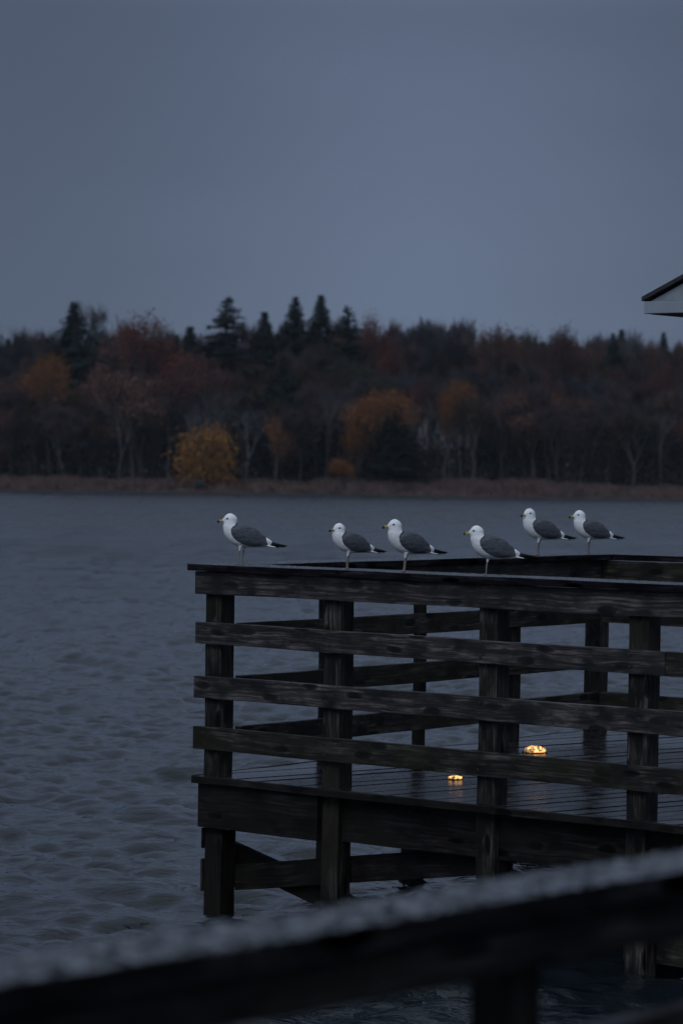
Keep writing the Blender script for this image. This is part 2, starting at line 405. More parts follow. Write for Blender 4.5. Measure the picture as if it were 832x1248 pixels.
# ------------------------------------------------------------------ pavilion whose eave corner shows at the right
M['white'] = plain('white_painted_trim', (0.27, 0.31, 0.36), 0.5, 0.08, 5)
M['siding'] = plain('pale_gable_siding', (0.24, 0.27, 0.31), 0.6, 0.15, 14)
M['shingle'] = plain('dark_roof_shingles', (0.025, 0.022, 0.024), 0.55, 0.4, 30, 0.5)
M['dark'] = plain('dark_soffit_boards', (0.02, 0.018, 0.017), 0.7, 0.3, 9)
def pavilion():
    root = empty('pavilion', pm @ Vector((4.0, 2.8, DECK)), ANG)
    tag(root, 'small open pavilion, its white eave and dark shingled gable roof at the right edge', 'pavilion')
    hw = 1.82; hd = 1.35; zb = 2.712; fh = 0.07; rise = 0.82
    def box(name, x0, x1, y0, y1, z0, z1, mat):
        bm = bmesh.new(); bmesh.ops.create_cube(bm, size=1)
        for v in bm.verts: v.co = Vector(((x0 + x1) / 2 + v.co.x * (x1 - x0), (y0 + y1) / 2 + v.co.y * (y1 - y0), (z0 + z1) / 2 + v.co.z * (z1 - z0)))
        bmesh.ops.bevel(bm, geom=bm.edges[:], offset=0.003, segments=1, affect='EDGES')
        return obj(name, bm, mat, root)
    box('fascia', -hw, hw, -hd, -hd + 0.03, zb, zb + fh, M['white'])
    box('fascia', -hw, hw, hd - 0.03, hd, zb, zb + fh, M['white'])
    box('fascia', -hw, -hw + 0.03, -hd + 0.032, hd - 0.032, zb, zb + fh, M['white'])
    box('fascia', hw - 0.03, hw, -hd + 0.032, hd - 0.032, zb, zb + fh, M['white'])
    box('soffit', -hw + 0.032, hw - 0.032, -hd + 0.032, hd - 0.032, zb - 0.004, zb + 0.02, M['dark'])
    box('beam', -hw + 0.22, hw - 0.22, -hd + 0.25, hd - 0.25, zb - 0.16, zb - 0.006, M['dark'])
    zt = zb + fh + 0.003
    for sy in (-1, 1):     # gable triangles
        y0 = sy * (hd - 0.045)
        vs = [(-hw + .03, y0, zt), (hw - .03, y0, zt), (0, y0, zt + rise - .012), (-hw + .03, y0 + sy * .02, zt), (hw - .03, y0 + sy * .02, zt), (0, y0 + sy * .02, zt + rise - .012)]
        pyd('gable_siding', vs, [(0, 1, 2), (3, 5, 4), (0, 3, 4, 1), (1, 4, 5, 2), (2, 5, 3, 0)], M['siding'], root)
    for sx in (-1, 1):     # roof slopes with a shingle edge and a rake board under it
        e = hw + 0.012; ov = hd + 0.008; th = 0.024
        vs = [(sx * e, -ov, zt), (sx * e, ov, zt), (0, ov, zt + rise), (0, -ov, zt + rise)]
        vs += [(a, b_, c_ + th) for a, b_, c_ in vs]
        pyd('roof_slope', vs, [(0, 1, 2, 3), (4, 7, 6, 5), (0, 4, 5, 1), (1, 5, 6, 2), (2, 6, 7, 3), (3, 7, 4, 0)], M['shingle'], root)
    for x in (-hw + 0.5, hw - 0.5):
        for y in (-hd + 0.45, hd - 0.45):
            box('post', x - .06, x + .06, y - .06, y + .06, 0.0, zb - 0.161, M['dark'])
pavilion()

# ------------------------------------------------------------------ railing in front of the camera, out of focus
fg0 = on_z(0, 1203, CAP); fg1 = on_z(832, 1063, CAP)
fdir = (fg1 - fg0).normalized(); fn = Vector((-fdir.y, fdir.x, 0))   # away from the camera
rail = empty('wooden_railing', fg0, math.atan2(fdir.y, fdir.x))
tag(rail, 'blurred dark railing crossing the bottom of the view, its cap speckled with rain', 'railing')
M['fgcap'] = wood('speckled_wet_cap', (0.007, 0.007, 0.008), (0.014, 0.013, 0.015), (0.03, 0.029, 0.032), None, (0.16, 0.6), 0.35, 0.5, 0.85, 0.5, 26.0, (0.44, 0.52))
def rt(name, x0, x1, y0, y1, z0, z1, mat):
    return timber(name, (x0, (y0 + y1) / 2, (z0 + z1) / 2), (x1, (y0 + y1) / 2, (z0 + z1) / 2), y1 - y0, z1 - z0, mat, rail)
rt('cap_board', -1.6, 3.4, 0.0, 0.14, -0.038, 0.0, M['fgcap'])
rt('rail_board', -1.6, 3.4, 0.012, 0.05, -0.102, -0.04, M['fascia'])
rt('rail_board', -1.6, 3.4, 0.012, 0.05, -0.30, -0.205, M['fascia'])
rt('rail_board', -1.6, 3.4, 0.012, 0.05, -0.62, -0.49, M['fascia'])
def rail_x(px, yl):      # distance along the rail at which a point yl behind its near edge shows in column px
    r = (px - 416) / F; o = fg0 + fn * yl
    return (r * o.y - o.x) / (fdir.x - r * fdir.y)
xx = rail_x(580, 0.126)
for x in (xx - 1.25, xx, xx + 1.3, xx + 2.5):
    timber('post', (x + .036, 0.088, -CAP - 1.0), (x + .036, 0.088, -0.04), 0.072, 0.072, M['fascia'], rail, up=(0, 1, 0))

# rain drops lying on both caps: real little beads
def beads(name, parent, x0, x1, y0, y1, z, n, rmin, rmax):
    vs = []; fs = []
    for i in range(n):
        x = rnd.uniform(x0, x1); y = rnd.uniform(y0, y1)
        if noise.noise(Vector((x * 30, y * 30, z + 3))) < -0.08: continue
        r = rmin + (rmax - rmin) * rnd.random() ** 2
        b0 = len(vs); sg = 7
        for (rr, zz) in ((1.0, 0.0), (0.85, 0.35), (0.45, 0.6)):
            for q in range(sg):
                a = 2 * math.pi * q / sg; vs.append((x + r * rr * math.cos(a), y + r * rr * math.sin(a), z + r * zz))
        vs.append((x, y, z + r * 0.66))
        for j in range(2):
            for q in range(sg):
                a = b0 + j * sg + q; c_ = b0 + j * sg + (q + 1) % sg; fs.append((a, c_, c_ + sg, a + sg))
        for q in range(sg): fs.append((b0 + 2 * sg + q, b0 + 2 * sg + (q + 1) % sg, b0 + 3 * sg))
    o = pyd(name, vs, fs, M['drop'], parent, True); tag(o, kind='stuff'); return o
def dropm():
    m, nt, ns, ln, b = new_mat('rain_drop')
    tc = N(ns, 'ShaderNodeTexCoord'); n = N(ns, 'ShaderNodeTexNoise'); n.inputs['Scale'].default_value = 22
    ln.new(tc.outputs['Object'], n.inputs['Vector'])
    r = ramp(ns, [(0.35, (0.03, 0.035, 0.042)), (0.65, (0.15, 0.17, 0.20))]); ln.new(n.outputs['Fac'], r.inputs[0]); ln.new(r.outputs[0], b.inputs['Base Color'])
    b.inputs['Roughness'].default_value = 0.05; b.inputs['IOR'].default_value = 1.4; b.inputs['Specular IOR Level'].default_value = 0.8
    return m
M['drop'] = dropm()
beads('rain_drops', pier, 0.02, 3.7, 0.01, 0.285, CAP, 5200, 0.0018, 0.0042)
beads('rain_drops', pier, 0.01, 0.285, 0.3, 4.3, CAP, 3000, 0.0018, 0.0042)
beads('rain_drops', rail, -0.6, 2.4, 0.004, 0.136, 0.0, 7500, 0.0016, 0.0060)

# ------------------------------------------------------------------ gulls
def gmat(name, col, rough=0.7, var=0.1, scale=60):
    return plain(name, col, rough, var, scale, 0.0, 0.25)
GM = [gmat('white_feathers', (0.80, 0.82, 0.84), 0.75, 0.06, 40), gmat('slate_grey_feathers', (0.072, 0.080, 0.098), 0.7, 0.18, 50),
      gmat('black_wingtip_feathers', (0.008, 0.009, 0.012), 0.6, 0.3), gmat('yellow_bill', (0.42, 0.34, 0.06), 0.4, 0.2),
      gmat('dark_bill_tip', (0.02, 0.012, 0.01), 0.4), gmat('leg_skin', (0.22, 0.20, 0.17), 0.5, 0.2), gmat('dark_eye', (0.008, 0.008, 0.01), 0.1, 0.1),
      gmat('dusky_eye_feathers', (0.22, 0.24, 0.27), 0.75, 0.1)]  # last one: darker grey plumage streak round the eye
def feather_lines(m, lo, hi):
    nt = m.node_tree; ns = nt.nodes; ln = nt.links; b = ns['Principled BSDF']
    tc = N(ns, 'ShaderNodeTexCoord'); mp = N(ns, 'ShaderNodeMapping'); mp.inputs['Rotation'].default_value = (0, R(-24), 0); mp.inputs['Scale'].default_value = (22, 60, 95)
    ln.new(tc.outputs['Object'], mp.inputs[0])
    n = N(ns, 'ShaderNodeTexNoise'); n.inputs['Scale'].default_value = 1.0; n.inputs['Detail'].default_value = 4; n.inputs['Roughness'].default_value = 0.6
    ln.new(mp.outputs[0], n.inputs['Vector'])
    v = N(ns, 'ShaderNodeTexVoronoi'); v.inputs['Scale'].default_value = 1.6; ln.new(mp.outputs[0], v.inputs['Vector'])
    mx = N(ns, 'ShaderNodeMath', operation='MULTIPLY_ADD'); ln.new(v.outputs['Distance'], mx.inputs[0]); mx.inputs[1].default_value = 0.35; ln.new(n.outputs['Fac'], mx.inputs[2])
    r = ramp(ns, [(0.42, lo), (0.92, hi)]); ln.new(mx.outputs[0], r.inputs[0]); ln.new(r.outputs[0], b.inputs['Base Color'])
    bp = N(ns, 'ShaderNodeBump'); bp.inputs['Strength'].default_value = 0.6; bp.inputs['Distance'].default_value = 0.004
    ln.new(mx.outputs[0], bp.inputs['Height']); ln.new(bp.outputs[0], b.inputs['Normal'])
feather_lines(GM[1], (0.040, 0.046, 0.060), (0.118, 0.128, 0.150))
feather_lines(GM[0], (0.74, 0.76, 0.79), (0.86, 0.87, 0.88))
U = 0.000596        # one profile unit in metres
def loft(bm, st, seg=20, mi=0, capends=True):
    """st: list of (centre Vector, axis tangent Vector, half a along 'up in plane', half b along y)"""
    rings = []
    for (c_, t, a, b_) in st:
        t = t.normalized(); side = Vector((0, 1, 0)); upv = side.cross(t).normalized()
        ring = []
        for i in range(seg):
            an = 2 * math.pi * i / seg
            ring.append(bm.verts.new(c_ + upv * (a * math.cos(an)) + side * (b_ * math.sin(an))))
        rings.append(ring)
    fs = []
    for r0, r1 in zip(rings, rings[1:]):
        for i in range(seg):
            fs.append(bm.faces.new((r0[i], r0[(i + 1) % seg], r1[(i + 1) % seg], r1[i])))
    fs.append(bm.faces.new(rings[0][::-1])); fs.append(bm.faces.new(rings[-1]))
    for f in fs: f.material_index = mi
    return fs
def cat(pts):       # smooth stations: Catmull-Rom through rows of numbers
    out = []; n = len(pts)
    for i in range(n - 1):
        p = [np.array(pts[max(0, i - 1)], float), np.array(pts[i], float), np.array(pts[i + 1], float), np.array(pts[min(n - 1, i + 2)], float)]
        for k_ in range(5):
            t = k_ / 5
            out.append(0.5 * (2 * p[1] + (p[2] - p[0]) * t + (2 * p[0] - 5 * p[1] + 4 * p[2] - p[3]) * t * t + (3 * p[1] - p[0] - 3 * p[2] + p[3]) * t ** 3))
    out.append(np.array(pts[-1], float)); return out
def gull(name, head_dx=0, head_dz=0, legs=2, fat=1.0, lean=0, headyaw=0.0, drop=0):
    bm = bmesh.new()
    V = lambda x, z, y=0: Vector(((x - 300) * U, y * U, (595 - z) * U))
    # torso + neck + head (x, z, half height, half width)
    hx, hz = head_dx, head_dz
    rows = [(585, 412, 12, 26), (520, 396, 34, 42), (455, 372, 62, 64), (385, 346, 92, 84), (318, 320, 112, 94), (262, 292, 112, 92), (222, 262, 98, 84),
            (200 + hx * .3, 228 + hz * .3, 80, 74), (196 + hx * .6, 200 + hz * .6, 68, 64), (196 + hx, 172 + hz, 66, 58), (197 + hx, 146 + hz, 64, 55), (199 + hx, 122 + hz, 48, 44), (201 + hx, 108 + hz, 28, 27), (202 + hx, 100 + hz, 6, 8)]
    rows = [(a, b_, c_ * fat if a > 205 else c_, d_ * fat if a > 205 else d_) for a, b_, c_, d_ in rows]
    st = cat(rows); out = []
    for i, s in enumerate(st):
        p = st[max(0, i - 1)]; q = st[min(len(st) - 1, i + 1)]
        out.append((V(s[0], s[1]), V(q[0], q[1]) - V(p[0], p[1]), s[2] * U, s[3] * U))
    loft(bm, out, 24, 0)
    # forehead and face, tapering into the bill
    H = lambda x, z, y=0: V(x + hx, z + hz, y)
    face = cat([(210, 146, 50, 48), (180, 148, 46, 44), (155, 156, 37, 34), (134, 166, 23, 20), (120, 172, 13, 11)])
    loft(bm, [(H(s[0], s[1]), Vector((-1, 0, -0.25)), s[2] * U, s[3] * U) for s in face], 18, 0)
    bill = cat([(134, 169, 15, 12), (112, 172, 13, 10), (94, 175, 13, 9), (82, 177, 14, 8), (70, 181, 10, 6), (61, 188, 4, 3)])
    for seg_, mi in ((bill[:14], 3), (bill[13:], 4)):
        loft(bm, [(H(s[0], s[1]), Vector((-1, 0, -0.1)), s[2] * U, s[3] * U) for s in seg_], 12, mi)
    # eyes with the dusky streak round them
    for sy in (-1, 1):
        m_ = Matrix.Translation(H(165, 150, sy * 45)) @ Matrix.Diagonal((12 * U, 9 * U, 10 * U, 1))
        g_ = bmesh.ops.create_icosphere(bm, subdivisions=2, radius=1, matrix=m_)
        for f in {f for v in g_['verts'] for f in v.link_faces}: f.material_index = 6
        m_ = Matrix.Translation(H(176, 152, sy * 46)) @ Matrix.Rotation(0.2, 4, 'Y') @ Matrix.Diagonal((26 * U, 8 * U, 8 * U, 1))
        g_ = bmesh.ops.create_icosphere(bm, subdivisions=2, radius=1, matrix=m_)
        for f in {f for v in g_['verts'] for f in v.link_faces}: f.material_index = 7
    # folded wings: (x, top, bottom, lateral centre, half width)
    w = [(200, 262, 288, 66, 12), (222, 228, 318, 62, 30), (262, 208, 352, 58, 40), (310, 206, 384, 56, 43), (360, 218, 404, 50, 42), (420, 243, 414, 42, 36), (480, 286, 412, 32, 28), (535, 328, 408, 24, 20), (572, 352, 404, 18, 15)]
    for sy in (-1, 1):
        sts = []
        for s in cat(w):
            x, t, b_, yc, hw_ = s; sts.append((V(x, (t + b_) / 2, sy * yc), Vector((1, 0, -0.35)), (b_ - t) / 2 * U, hw_ * U))
        loft(bm, sts, 18, 1)
        # white tertial crescent
        sts = [(V(x, (t + b_) / 2, sy * yc), Vector((1, 0, -0.35)), (b_ - t) / 2 * U, hw_ * U) for x, t, b_, yc, hw_ in
               cat([(545, 334, 406, 24, 21), (568, 346, 407, 20, 18), (592, 364, 405, 15, 13), (604, 376, 402, 10, 9)])]
        loft(bm, sts, 14, 0)
        # black primaries, the two tips cross
        dz = 0 if sy < 0 else 10
        tip = [(585, 366, 404, 15, 10), (630, 378, 408 + dz, 12, 8), (680, 390 + dz, 414 + dz, 7, 6), (732, 401 + dz, 415 + dz, 2, 4), (766 - 3.2 * dz, 409 + dz, 413 + dz, -2, 1.6)]
        sts = [(V(x, (t + b_) / 2 + drop * (x - 585) / 150, sy * yc), Vector((1, 0, -0.2)), (b_ - t) / 2 * U, hw_ * U) for x, t, b_, yc, hw_ in cat(tip)]
        loft(bm, sts, 12, 2)
    # tail
    tail = [(500, 402, 14, 34), (560, 412, 9, 38), (610, 420, 6, 42), (640, 425, 4, 42)]
    loft(bm, [(V(a, b_ + drop * .3), Vector((1, 0, -0.15)), c_ * U, d_ * U) for a, b_, c_, d_ in cat(tail)], 16, 0)
    tail = [(636, 424, 4, 40), (662, 430, 3.5, 38), (682, 434, 2.5, 30)]
    loft(bm, [(V(a, b_ + drop * .4), Vector((1, 0, -0.15)), c_ * U, d_ * U) for a, b_, c_, d_ in cat(tail)], 16, 2)
    # legs and webbed feet
    sides = (-1, 1) if legs == 2 else (-1,)
    for sy in sides:
        dx = -20 if sy < 0 else 22
        y = sy * 30 if legs == 2 else -8
        pts = [((318 + dx, 408, y), 26), ((313 + dx, 438, y), 14), ((307 + dx, 460, y), 8.5), ((302 + dx, 492, y), 8.5), ((298 + dx, 545, y), 6.2), ((296 + dx + lean, 582, y), 6.8), ((296 + dx + lean, 592, y), 7.5)]
        sts = []
        for i, (p, r_) in enumerate(pts):
            a = pts[max(0, i - 1)][0]; b_ = pts[min(len(pts) - 1, i + 1)][0]
            sts.append((V(*(p[0], p[1]), p[2]), V(b_[0], b_[1], b_[2]) - V(a[0], a[1], a[2]), r_ * U, r_ * U))
        loft(bm, sts[:3], 12, 0); loft(bm, sts[2:], 10, 5)
        fx = 296 + dx + lean
        # toes
        for ty in (-20, 0, 20):
            L_ = 58 if ty == 0 else 50
            loft(bm, [(V(fx + 4, 590, y), Vector((-1, 0, 0)), 5 * U, 6 * U), (V(fx - L_ * .6, 591, y + ty * .6), Vector((-1, 0, 0)), 4 * U, 5 * U), (V(fx - L_, 593, y + ty), Vector((-1, 0, 0)), 2 * U, 3 * U)], 8, 5)
        web = [V(fx, 592, y), V(fx - 46, 594, y - 19), V(fx - 52, 594, y), V(fx - 46, 594, y + 19)]
        up_ = Vector((0, 0, 3.2 * U))
        lo = [bm.verts.new(p) for p in web]; hi = [bm.verts.new(p + up_) for p in web]
        fs = [bm.faces.new(lo), bm.faces.new(hi[::-1])] + [bm.faces.new((lo[i], hi[i], hi[(i + 1) % 4], lo[(i + 1) % 4])) for i in range(4)]
        for f in fs: f.material_index = 5
        loft(bm, [(V(fx + 2, 589, y), Vector((1, 0, 0)), 4 * U, 4 * U), (V(fx + 16, 592, y), Vector((1, 0, 0)), 2 * U, 2 * U)], 6, 5)
    bmesh.ops.recalc_face_normals(bm, faces=bm.faces[:])
    # turn the head a little
    src = bpy.data.meshes.new(name + '_src'); bm.to_mesh(src)
    bvh = BVHTree.FromBMesh(bm); bm.faces.ensure_lookup_table()
    idx = [f.material_index for f in bm.faces]; bm.free()
    tmp = bpy.data.objects.new('tmp', src); C.objects.link(tmp)
    md = tmp.modifiers.new('r', 'REMESH'); md.mode = 'VOXEL'; md.voxel_size = 0.0015
    sm = tmp.modifiers.new('s', 'SMOOTH'); sm.factor = 0.5; sm.iterations = 3
    dg = bpy.context.evaluated_depsgraph_get(); dg.update()
    me = bpy.data.meshes.new_from_object(tmp.evaluated_get(dg)); me.name = name
    bpy.data.objects.remove(tmp); bpy.data.meshes.remove(src)
    me.materials.clear()
    for m_ in GM: me.materials.append(m_)
    X0 = Vector((0, 0, 0))
    for p in me.polygons:
        hit = bvh.find_nearest(p.center); mi = idx[hit[2]] if hit[2] is not None else 0
        c_ = p.center; gx = c_.x / U + 300; gz = 595 - c_.z / U
        if mi in (0, 1):
            bot = np.interp(gx, [196, 205, 225, 262, 310, 360, 420, 480, 540, 575], [262, 300, 335, 368, 396, 413, 420, 417, 411, 408])
            top = np.interp(gx, [196, 206, 222, 245, 275], [262, 240, 222, 206, 180])
            sidey = abs(c_.y) / U
            if 200 < gx < 545 + 0.25 * (gz - 340) and top < gz < bot and (sidey > 28 or gz < 330): mi = 1
            elif 245 < gx < 545 and gz < bot - 60 and gz > 190: mi = 1
            elif gx < 560: mi = 0
        p.material_index = mi; p.use_smooth = True
    if headyaw:
        for v in me.vertices:
            gz = 595 - v.co.z / U; gx = v.co.x / U + 300
            k_ = min(1, max(0, (228 - gz) / 45)) * (1 if gx < 300 else 0)
            if k_ > 0:
                k_ = k_ * k_ * (3 - 2 * k_); cx = (198 + hx - 300) * U; a = headyaw * k_
                x_, y_ = v.co.x - cx, v.co.y
                v.co.x = cx + x_ * math.cos(a) - y_ * math.sin(a); v.co.y = x_ * math.sin(a) + y_ * math.cos(a)
    return me
G = 'gulls perched in a row on the pier railing'
def put_gull(me, lx, ly, yaw, scale, label):
    o = bpy.data.objects.new('gull', me); C.objects.link(o)
    o.location = pm @ Vector((lx, ly, CAP + 0.0005)); o.rotation_euler = (0, 0, R(yaw)); o.scale = (scale,) * 3
    tag(o, label, 'gull', G)
put_gull(gull('gull_a'), loc_x(294, 0.20), 0.20, 3, 1.0, 'leftmost gull, standing at the pier corner apart from the others')
put_gull(gull('gull_b', 6, 14, 2, 0.97, 4, R(12)), loc_x(424, 0.19), 0.19, 24, 0.90, 'smallest gull on the near rail, second from the left, reddish dark bill tip')
put_gull(gull('gull_c', -4, -8, 2, 0.96, -4, R(-5)), loc_x(494, 0.13), 0.13, 24, 0.97, 'upright gull on the near rail, third from the left, above the slim back post')
put_gull(gull('gull_d', -12, 12, 1, 1.04, 0, R(-8), drop=-8), loc_x(596, 0.075), 0.075, 6, 0.94, 'gull standing on one leg on the near rail, nearest of the six')
put_gull(gull('gull_e', 0, -4, 2, 1.0, 6, R(20)), 0.15, loc_y(656, 0.15), 20, 1.05, 'left gull of the pair standing on the far side rail')
put_gull(gull('gull_f', -4, 0, 2, 1.0, 10, R(-6)), 0.17, loc_y(717, 0.17), 18, 1.01, 'rightmost gull, standing on the far side rail by its corner post')

# ------------------------------------------------------------------ water: one sheet with real waves near the pier
def lake():
    ys = [-60, -20, 0, 4, 7]; y = 9.0
    while y < 262: ys.append(y); y += 0.043 if y < 26 else 0.043 + 0.0035 * (y - 26) + 0.00006 * (y - 26) ** 2
    ys = np.array(ys)
    core = np.linspace(-1, 1, 451)
    nx_ = len(core) + 6
    half = 2.2 + 0.15 * np.clip(ys, 0, None)
    X = np.zeros((len(ys), nx_)); outer = np.array([-900, -120, -45])
    for i, y in enumerate(ys):
        h = half[i]; X[i, 3:-3] = core * h; X[i, :3] = outer - h; X[i, -3:] = -(outer[::-1]) + h
    Y = np.repeat(ys[:, None], nx_, 1)
    dxs = (2 * half / 450)[:, None]; dys = np.gradient(ys)[:, None]
    Z = np.zeros_like(X); DX = np.zeros_like(X); DY = np.zeros_like(X)
    for k_ in range(175):
        lam = 0.15 * (1.1 / 0.15) ** (nrs.rand() ** 1.15)
        if k_ >= 145: lam = 1.8 * (7.0 / 1.8) ** nrs.rand()
        th = R(266) + nrs.uniform(-1.05, 1.05)
        kx, ky = math.cos(th) * 2 * math.pi / lam, math.sin(th) * 2 * math.pi / lam
        amp = 0.0068 * lam ** 0.85 * (0.6 + 0.8 * nrs.rand()) * (1.0 if lam < 1.15 else 0.36)
        ph = nrs.rand() * 6.28
        # group envelope
        ex, ey, ep = nrs.randn() * 0.35, nrs.randn() * 0.35, nrs.rand() * 6.28
        env = 0.6 + 0.4 * np.sin(X * ex + Y * ey + ep)
        lx_ = lam / max(0.05, abs(math.cos(th))); ly_ = lam / max(0.05, abs(math.sin(th)))
        res = np.clip(lx_ / (2.2 * dxs) - 0.9, 0, 1) * np.clip(ly_ / (2.2 * dys) - 0.9, 0, 1)
        a = amp * env * res
        s = np.sin(X * kx + Y * ky + ph); c_ = np.cos(X * kx + Y * ky + ph)
        Z += a * s; DX += -a * 0.9 * c_ * math.cos(th); DY += -a * 0.9 * c_ * math.sin(th)
    edge = np.zeros(nx_); edge[3:-3] = 1
    X = X + DX * edge; Y = Y + DY * edge; Z = Z * edge
    vs = np.stack([X, Y, Z], -1).reshape(-1, 3)
    n0, n1 = X.shape
    ii = (np.arange(n0 - 1)[:, None] * n1 + np.arange(n1 - 1)[None, :]).ravel()
    fs = np.stack([ii, ii + 1, ii + 1 + n1, ii + n1], -1)
    me = bpy.data.meshes.new('lake_water')
    me.vertices.add(len(vs)); me.vertices.foreach_set('co', vs.ravel())
    me.loops.add(fs.size); me.loops.foreach_set('vertex_index', fs.ravel().astype(np.int32))
    me.polygons.add(len(fs)); me.polygons.foreach_set('loop_start', np.arange(0, fs.size, 4, dtype=np.int32))
    me.polygons.foreach_set('use_smooth', np.ones(len(fs), dtype=bool))
    me.update(calc_edges=True); me.validate()
    tag(link_mesh('water', me, None, M['water']), kind='structure')
lake()

# ------------------------------------------------------------------ far shore
M['soil'] = plain('shore_soil', (0.022, 0.017, 0.014), 0.9, 0.4, 0.6)
def ground_z(x, y):
    d = y - 241
    if d < 0: return max(-1.2, d * 0.12)
    return 0.85 * (1 - math.exp(-d / 4.0)) + 0.018 * d + 6.5 * min(1, max(0, (d - 48) / 45)) + 0.25 * math.sin(x * 0.09 + 1) * min(1, d / 10)
def shore():
    xs = [-2500, -600, -200] + list(range(-90, 91, 4)) + [200, 600, 2500]
    ys = [225, 232, 237, 240, 241, 242, 244, 247, 251, 256, 263, 272, 285, 305, 340, 500, 1200, 4500]
    vs = [(x, y, ground_z(x, min(y, 400))) for y in ys for x in xs]; w = len(xs)
    fs = [(j * w + i, j * w + i + 1, (j + 1) * w + i + 1, (j + 1) * w + i) for j in range(len(ys) - 1) for i in range(w - 1)]
    tag(pyd('far_shore_ground', vs, fs, M['soil'], None, True), kind='structure')
shore()

# reeds and dead grass along the waterline
M['reed'] = foliage('dead_reeds', (0.118, 0.078, 0.070), 0.5)
def reeds():
    vs = []; fs = []
    for i in range(26000):
        x = nrs.uniform(-52, 52); d = nrs.uniform(0, 1) ** 1.3 * 9.0; y = 241.6 + d
        z = ground_z(x, y); h = (0.42 + 0.22 * math.sin(x * 0.31) * math.sin(x * 0.13 + 2) + 0.16 * math.sin(x * 1.7 + 1) * math.sin(x * .6) + nrs.uniform(-.12, .28)) * (0.55 if d < 0.8 else 1) * (0.9 if d > 5 else 1)
        wd = nrs.uniform(0.02, 0.05); lx, ly = nrs.uniform(-.25, .25), nrs.uniform(-.25, .25); b0 = len(vs)
        vs += [(x - wd, y, z), (x + wd, y, z), (x + lx * .5 + wd * .8, y + ly * .5, z + h * .6), (x + lx, y + ly, z + h)]
        fs.append((b0, b0 + 1, b0 + 2, b0 + 3))
    o = pyd('reeds', vs, fs, M['reed']); tag(o, 'brown dead reeds and grass along the far waterline', 'reeds', kind='stuff')
reeds()

# ------------------------------------------------------------------ trees
def tube(vs, fs, p, q, r0, r1, sg=5):
    p = np.array(p, float); q = np.array(q, float); d = q - p; L = np.linalg.norm(d)
    if L < 1e-6: return
    d /= L; a = np.cross(d, (0.3, 0.9, 0.1)); a /= np.linalg.norm(a); b_ = np.cross(d, a); b0 = len(vs)
    for (c_, r_) in ((p, r0), (q, r1)):
        for i in range(sg):
            t = 2 * math.pi * i / sg; vs.append(c_ + a * r_ * math.cos(t) + b_ * r_ * math.sin(t))
    for i in range(sg): fs.append((b0 + i, b0 + (i + 1) % sg, b0 + sg + (i + 1) % sg, b0 + sg + i))
def grow(seed, h, spread, levels=4, r0=0.16, first=0.3, up=0.5):
    """branching skeleton; returns wood verts/faces and the outer tips"""
    g = np.random.RandomState(seed); vs = []; fs = []; tips = []
    def rec(p, d, L, r_, lev):
        q = p
        nseg = 3 if lev < 2 else 2
        for s in range(nseg):
            d = d + g.randn(3) * 0.10; d[2] += 0.05 * (lev > 0) * up * 2; d /= np.linalg.norm(d)
            n_ = q + d * L / nseg
            tube(vs, fs, q, n_, r_ * (1 - 0.25 * s / nseg), r_ * (1 - 0.25 * (s + 1) / nseg), 6 if lev < 2 else 4); q = n_
            if lev and lev < levels and s > 0 and g.rand() < 0.5:
                dd = d + g.randn(3) * 0.7; dd /= np.linalg.norm(dd); rec(q, dd, L * 0.55, r_ * 0.5, lev + 1)
        if lev >= levels: tips.append((q, d)); return
        nb = g.randint(2, 4) if lev else g.randint(3, 5)
        for i in range(nb):
            a = 2 * math.pi * (i + g.rand() * .6) / nb
            dd = d * (0.95) + np.array([math.cos(a), math.sin(a), 0]) * spread * (0.7 + g.rand() * .5) + np.array([0, 0, up * .25]); dd /= np.linalg.norm(dd)
            rec(q, dd, L * (0.62 + 0.2 * g.rand()), r_ * 0.62, lev + 1)
    rec(np.zeros(3), np.array([0, 0, 1.0]), h * first, r0, 0)
    return vs, fs, tips
def leaves(g, centres, n, rad, size, flat=0.7, droop=0.0):
    c_ = np.array(centres)[g.randint(0, len(centres), n)] + g.randn(n, 3) * rad * np.array([1, 1, flat])
    if droop: c_[:, 2] -= np.abs(g.randn(n)) * droop
    a = g.randn(n, 3); a /= np.linalg.norm(a, axis=1)[:, None]; b_ = np.cross(a, g.randn(n, 3)); b_ /= np.linalg.norm(b_, axis=1)[:, None]
    s = (size * (0.6 + 0.8 * g.rand(n)))[:, None]
    P = np.stack([c_ - a * s, c_ - b_ * s * .55, c_ + a * s, c_ + b_ * s * .55], 1).reshape(-1, 3)
    return P, [(4 * i, 4 * i + 1, 4 * i + 2, 4 * i + 3) for i in range(n)]
def twigs(g, tips, n, length, wd):
    vs = []; fs = []
    for i in range(n):
        p, d = tips[g.randint(len(tips))]; p = p + g.randn(3) * 0.22
        dd = d + g.randn(3) * 0.65 + np.array([0, 0, 0.25]); dd /= np.linalg.norm(dd); s = np.cross(dd, g.randn(3)); s /= np.linalg.norm(s)
        L = length * (0.5 + g.rand()); b0 = len(vs)
        vs += [p - s * wd, p + s * wd, p + dd * L * .6 + s * wd * .6 + g.randn(3) * .05, p + dd * L]
        fs.append((b0, b0 + 1, b0 + 2, b0 + 3))
    return vs, fs
def norm_h(vs, tips_or_pts, H):
    return H / max(max(p[2] for p in vs), max(p[2] for p in tips_or_pts) if len(tips_or_pts) else 0)

